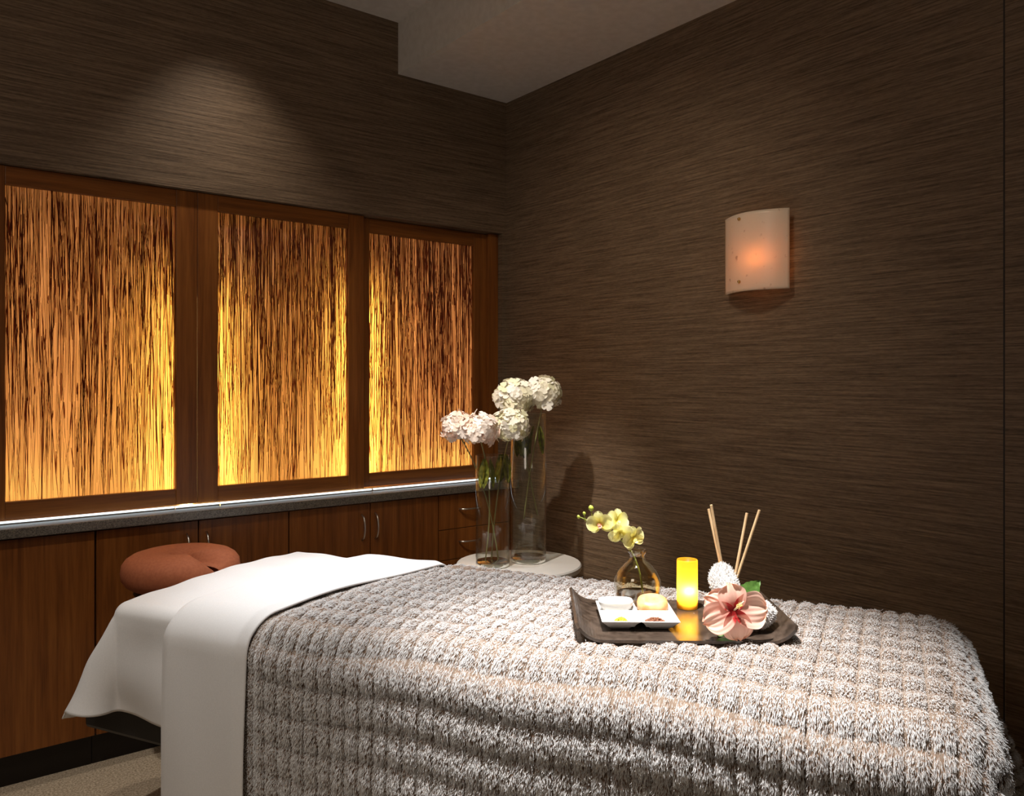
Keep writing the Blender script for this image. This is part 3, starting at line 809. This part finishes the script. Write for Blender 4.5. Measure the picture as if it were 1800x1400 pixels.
# bud vase with orchid
vc = W((1120.5-CX)/F*2.115, 2.115, ZF+.0005)
bv = empty('bud_vase', vc, 'round clear glass bud vase with amber water holding the orchid', 'vase')
op = [(.030, 0), (.044, .006), (.056, .026), (.0615, .052), (.060, .072), (.050, .094), (.034, .112), (.0225, .122), (.0200, .130), (.0200, .137), (.0245, .142), (.0250, .147), (.0235, .150)]
ip = [(.0205, .1500), (.0185, .146), (.0165, .138), (.0165, .130), (.0205, .1215), (.032, .1105), (.0475, .0925), (.057, .072), (.0585, .052), (.0535, .028), (.042, .010), (0, .008)]
MB().lathe([(0, 0)]+op+ip, vc, 56).build('glass_body', M['vase_glass'], bv, True)
MB().lathe([(0, .009), (.0412, .0105), (.052, .0265), (.0555, .036), (0, .036)], vc, 48).build('water', M['water'], bv, False)

M['orchid'] = ramp_attr('yellow_orchid_petal', ((0, (.70, .56, .05)), (.3, (.88, .82, .26)), (1, (.90, .87, .46))), .5, .35)
M['orchid_lip'] = ramp_attr('pink_orchid_lip', ((0, (.80, .62, .15)), (.5, (.72, .20, .16)), (1, (.80, .45, .30))), .5, .1)
M['bud'] = plain('green_bud', (.42, .48, .06), .5)
def petal_mesh(c, x, nrm, ln, wd, cup=.15, tip=.5, roll=.0, ns=9, nw=7, ruffle=0, seed=0, pleat=0):
    """petal grid from base c along x; returns verts, faces, t"""
    r = random.Random(seed); ph = r.uniform(0, 6)
    y = nrm.cross(x).normalized(); n = x.cross(y).normalized()
    vs = []; ts = []
    for i in range(ns):
        s = math.sin(i/(ns-1)*PI/2)
        w_ = wd*max(math.sqrt(max(0, 1-((s-tip)/((1.012-tip) if s > tip else tip*1.06))**2)), .14)
        for j in range(nw):
            q = -1+2*j/(nw-1)
            z = cup*ln*(s*(1-s)*2.4)-roll*ln*s*s+.16*wd*q*q*(1 if cup >= 0 else -1)
            z += ruffle*ln*s*s*math.sin(q*6.5+ph)+pleat*ln*math.sin(q*21)*s*(1-.3*s)
            e = 1+ruffle*.5*s*math.sin(q*9+ph*2)-(.05*q*q*s if pleat else 0)
            vs.append(c+x*(ln*s*e)+y*(w_*q)+n*z); ts.append(s)
    fs = [(i*nw+j, i*nw+j+1, (i+1)*nw+j+1, (i+1)*nw+j) for i in range(ns-1) for j in range(nw-1)]
    return vs, fs, ts
def add_petal(parent, mat, *a, name='petal', **k):
    vs, fs, ts = petal_mesh(*a, **k)
    return MB().add(vs, fs).build(name, mat, parent, True, origin=a[0], tattr=ts)
R3 = W(1, 0); F3 = W(0, 1); Z3 = Vector((0, 0, 1))      # camera-right, ahead, up as room vectors
def scr(dx, dy): return (R3*dx-Z3*dy).normalized()      # a direction as seen in the photo (y down)
fo_ = 2.10
base_in = vc+R3*.016+Vector((0, 0, .014))
orch = empty('orchid_spray', base_in, 'yellow orchid spray with pink lip and buds in the round bud vase', 'flower')
sp = [base_in, at(1125, 1010, 2.115), at(1112, 974, 2.113), at(1098, 956, 2.10), at(1076, 936, 2.09), at(1050, 922, 2.085), at(1030, 914, 2.085), at(1018, 909, 2.085)]
fine = []
for i in range(len(sp)-1):
    p0, p1, p2, p3 = sp[max(i-1, 0)], sp[i], sp[i+1], sp[min(i+2, len(sp)-1)]
    for k in range(5):
        s = k/5; fine.append(.5*((2*p1)+(p2-p0)*s+(2*p0-5*p1+4*p2-p3)*s*s+(3*p1-p0-3*p2+p3)*s**3))
fine.append(sp[-1])
MB().tube(fine, [.0026-.0013*i/len(fine) for i in range(len(fine))], 8).build('stem', plain('orchid_stem', (.22, .26, .04), .5), orch, True)
MB().tube([at(1106, 970, 2.112), at(1111, 962, 2.10), at(1113, 952, 2.085)], .0017, 7).build('stem_branch', plain('orchid_stem_branch', (.22, .26, .04), .5), orch, True)
def orchid_flower(px, py, f, face, rot, size, seed, lip=True):
    """face: direction the flower looks; rot: turn about it"""
    c = at(px, py, f); r = random.Random(seed); face = face.normalized()
    up = (Z3-face*Z3.dot(face)).normalized(); side = face.cross(up)
    def d(a): a += rot; return (up*math.cos(a)+side*math.sin(a)).normalized()
    mb = MB(); vs, fs, ts = petal_mesh(c+face*.003, (d(PI)*.55+face*.8).normalized(), face, size*.42, size*.16, cup=-.3, tip=.6, ns=7, nw=5, seed=seed)
    tl = list(ts); mb.add(vs, fs)
    for sgn in (-1, 1):
        vs, fs, ts = petal_mesh(c+face*.003, (d(PI+sgn*1.1)*.6+face*.6).normalized(), face, size*.25, size*.11, cup=.3, tip=.6, ns=5, nw=5, seed=seed+sgn)
        mb.add(vs, fs); tl += ts
    fl = mb.build('flower', M['orchid_lip'] if lip else M['orchid'], orch, True, origin=c, tattr=tl)
    for a, ln, wd, cp in ((0, .98, .40, .14), (PI*2/3, .95, .36, .12), (-PI*2/3, .95, .36, .12), (PI*.42, 1.05, .60, .2), (-PI*.42, 1.05, .60, .2)):
        x = (d(a)+face*.12*r.uniform(-1, 1.5)).normalized()
        add_petal(fl, M['orchid'], c, x, face, size*ln, size*wd, cup=cp, tip=.60, seed=seed+int(a*10))
toC = -F3
orchid_flower(1055, 921, 2.075, toC+R3*-.35+Z3*-.10, .15, .034, 41)
orchid_flower(1084, 917, 2.085, toC*.8+R3*.55+Z3*.25, -.2, .034, 42, False)
orchid_flower(1090, 937, 2.075, toC+R3*.15+Z3*-.55, .5, .031, 43, False)
orchid_flower(1113, 947, 2.085, toC*.8+R3*.55-Z3*.05, .3, .034, 44, False)
for px, py, rr_ in ((1017, 909, .0042), (1027, 903, .0042), (1039, 894, .0070)):
    c = at(px, py, 2.085)
    b = MB().lathe([(0, -1.2*rr_), (.55*rr_, -.95*rr_), (rr_, -.1*rr_), (.75*rr_, .75*rr_), (0, 1.35*rr_)], c, 14, Matrix.Rotation(-.4, 4, 'Y')).build('bud', M['bud'], orch, True)
    if px > 1020:
        q = at(px+(2 if px < 1035 else 5), 917 if px < 1035 else 920, 2.085)
        MB().tube([c-Vector((0, 0, rr_*.9)), q], .0010, 6).build('bud_stalk', M['bud'], orch, True)

# candle
cf = 2.105; cc = W((1208-CX)/F*cf, cf, ZF+.0003)
cd = empty('candle', cc, 'lit yellow electric pillar candle in the middle of the tray', 'candle')
Rc, Hc = .0268, .126
M['wax'] = translucent_mat('amber_candle_wall', (.85, .48, .03), (1, .64, .09), .72)
MB().lathe([(Rc-.001, 0), (Rc, .002), (Rc, Hc-.002), (Rc-.001, Hc), (Rc-.003, Hc-.001), (Rc-.003, Hc-.012), (0, Hc-.014)], cc, 48).build('wax_wall', M['wax'], cd, True)
MB().lathe([(0, 0), (Rc-.0035, 0), (Rc-.0035, .022), (0, .024)], cc, 32).build('candle_base', plain('candle_base', (.75, .62, .40), .5), cd, True)
fl = MB(); fl.lathe([(0, .030), (.0045, .034), (.0068, .042), (.0062, .052), (.0035, .062), (0, .070)], cc-F3*.008, 20)
fl.build('flame', emit_mat('flame_bulb', (1, .78, .30), 14), cd, True)
pl = bpy.data.lights.new('candle_light', 'POINT'); pl.energy = .40; pl.color = (1, .72, .28); pl.shadow_soft_size = .004
po = bpy.data.objects.new('candle_light', pl); COL.objects.link(po); po.location = cc-F3*.0175+Vector((0, 0, .050))

# rolled towels
M['towel_loop'] = plain('white_terry_loop', (.74, .72, .70), .9, spec=.1)
def towel(c, axis, up, ln, rad, label, seed, squash=1.0):
    axis = axis.normalized(); x = up.cross(axis).normalized(); y = axis.cross(x).normalized()
    r = random.Random(seed); n = 110; m = 15; P = np.zeros((n, m, 3)); turns = 3.3
    for i in range(n):
        s = i/(n-1); th = s*turns*2*PI-1.2; rr_ = .006+(rad-.006)*s**.85
        for j in range(m):
            q = -1+2*j/(m-1)
            k = 1-(.78 if s > .68 else .3)*abs(q)**4.5
            inn = 0 if s > .68 else .014
            wob = 1+.025*math.sin(th*3+q*4+seed)+.02*math.sin(q*9+th)
            p = c+x*(math.cos(th)*rr_*k*wob)+y*(math.sin(th)*rr_*k*wob*squash)+axis*(q*(ln/2-inn+.0015*math.sin(th*5)))
            P[i, j] = p
    o = MB().grid(P).build('rolled_towel', M['towel'], None, True)
    md = o.modifiers.new('solid', 'SOLIDIFY'); md.thickness = .0062; md.offset = 0
    setp(o, label, 'towel', 'rolled white towels on the tray')
    V = P[70:].reshape(-1, 3); K = 9000
    ii = np.array([r.randrange(0, n-71) for _ in range(K)])+70; jj = np.array([r.randrange(0, m-1) for _ in range(K)])
    f1 = rng.random((K, 1)); f2 = rng.random((K, 1))
    pw = P[ii, jj]*(1-f1)*(1-f2)+P[ii+1, jj]*f1*(1-f2)+P[ii, jj+1]*(1-f1)*f2+P[ii+1, jj+1]*f1*f2
    ca = np.array(c); ax = np.array(axis); rel = pw-ca; rad_ = rel-(rel @ ax)[:, None]*ax*.6
    nn = rad_/(np.linalg.norm(rad_, axis=1, keepdims=True)+1e-9)
    d = nn+rng.normal(0, .45, (K, 3)); q = np.zeros((K, 3, 3), dtype=np.float32)
    for k, s_ in enumerate((.0025, .0045, .0062)): q[:, k] = pw+d*s_*.8+nn*.0008
    h = bpy.data.hair_curves.new('terry_loops'); h.add_curves([3]*K)
    h.points.foreach_set('position', (q-np.array(o.location, dtype=np.float32)).reshape(-1))
    ra_ = h.attributes.get('radius') or h.attributes.new('radius', 'FLOAT', 'POINT')
    ra_.data.foreach_set('value', np.full(K*3, .00055, dtype=np.float32)); h.materials.append(M['towel_loop'])
    ho = bpy.data.objects.new('terry_loops', h); COL.objects.link(ho); ho.parent = o; ho['kind'] = 'stuff'
towel(W(.5437, 1.925, ZF+.0405), R3*.97-F3*.22, Z3, .150, .0365, 'rolled white towel lying on the tray under the hibiscus', 3)
towel(W(.536, 2.02, ZF+.070), R3*-.10+F3*.55+Z3*.62, R3, .125, .0335, 'rolled white towel leaning on top of the other towel', 5, .95)

# diffuser bottle behind the towels, with reeds
df = 2.125; dc = W((1281-CX)/F*df, df, ZF+.0003)
bo = empty('diffuser_bottle', dc, 'small glass diffuser bottle hidden behind the towels, holding the reeds', 'bottle')
MB().lathe([(0, 0), (.024, 0), (.026, .003), (.026, .036), (.020, .044), (.012, .048), (.012, .058), (.0095, .058), (.0095, .047), (.017, .042), (.023, .035), (.023, .004), (0, .004)], dc, 32).build('glass_body', M['glass'], bo, True)
for k, (px0, py0, px1, py1, df_, lb_) in enumerate(((1245.5, 895, 1268.5, 1003, .015, 'pale diffuser reed, the shorter of the left pair'), (1250, 888, 1270.5, 1003, -.008, 'pale diffuser reed, the tallest of the left pair'),
        (1313, 902, 1293, 1008, .006, 'pale diffuser reed, the more upright of the right pair'), (1335, 897, 1297.5, 1010, -.012, 'pale diffuser reed leaning furthest to the right'))):
    top = at(px0, py0, df+df_); low = at(px1, py1, df); d = (low-top).normalized()
    tt_ = (ZF+.007-low.z)/d.z; end = low+d*min(tt_, .16)
    s = MB().tube([top, end], .0036, 10).build('diffuser_reed', M['reedstick'], None, False)
    setp(s, lb_, 'reed', 'diffuser reeds behind the towels')

# hibiscus
hcp = at(1290, 1074, 1.835)
hb = empty('hibiscus', hcp, 'pink hibiscus flower with red throat and green leaves leaning on the towels', 'flower')
M['hib'] = ramp_attr('pink_hibiscus_petal', ((0, (.28, .01, .01)), (.13, (.42, .02, .02)), (.20, (.80, .36, .28)), (.6, (.88, .54, .44)), (.9, (.88, .56, .44)), (1, (.86, .42, .28))), .6, .2)
face = (-F3+Z3*.18).normalized()
for k, (dx, dy, ln, wd, dep, cu) in enumerate(((-.15, -1, .062, .033, -.2, .10), (.98, -.05, .076, .042, .0, .05), (.16, 1, .068, .034, .1, .03), (-.93, .38, .074, .037, .1, .05), (-.90, -.45, .068, .032, -.5, .08))):
    x = (scr(dx, dy)+face*(.10+dep*.2)).normalized()
    add_petal(hb, M['hib'], hcp+face*(-.003, 0, .004, .001, -.009)[k], x, face, ln, wd, cup=cu, tip=.66, roll=.16, ns=18, nw=45, ruffle=.05, seed=60+k, pleat=.014)
sx = (scr(.42, -.62)+face*.9).normalized()
tip_ = hcp+sx*.040
stm = MB().tube([hcp, hcp+sx*.02, tip_], [.0022, .0019, .0014], 8).build('stamen', plain('stamen_pale', (.85, .68, .42), .6), hb, True)
mb = MB(); r = random.Random(9)
for i in range(60):
    p = hcp+sx*r.uniform(.014, .031); a = r.uniform(0, 6.28); o1 = sx.orthogonal().normalized(); o2 = sx.cross(o1)
    d = (o1*math.cos(a)+o2*math.sin(a)); q = p+d*r.uniform(.003, .0055)
    mb.tube([p, q], .0004, 4); mb.lathe([(0, -.0009), (.0009, 0), (0, .0009)], q, 6)
mb.build('anthers', plain('yellow_anther', (.85, .62, .20), .7), stm, False)['kind'] = 'stuff'
def hleaf(px0, py0, px1, py1, f0, f1, wd, seed):
    p0, p1 = at(px0, py0, f0), at(px1, py1, f1); x = (p1-p0); ln = x.length; x.normalize()
    nrm = (-F3+Z3*.6+R3*.15); nrm = (nrm-x*nrm.dot(x)).normalized(); y = nrm.cross(x)
    vs = []; ns = 15; rows = 7
    for i in range(ns):
        s = i/(ns-1); w_ = wd*(math.sin(PI*s**.8)**.8)*(1+.10*(i % 2))
        for j in range(rows):
            q = -1+2*j/(rows-1)
            vs.append(p0+x*(ln*s)+y*(w_*q)+nrm*(.12*wd*abs(q)+.0015*math.sin(s*22+abs(q)*5)-.08*ln*s*s))
    fs = [(i*rows+j, i*rows+j+1, (i+1)*rows+j+1, (i+1)*rows+j) for i in range(ns-1) for j in range(rows-1)]
    MB().add(vs, fs).build('leaf', M['leaf'], hb, True)
hleaf(1292, 1066, 1339, 1019, 1.855, 1.93, .022, 1)
hleaf(1284, 1080, 1263, 1119, 1.90, 1.862, .022, 2)
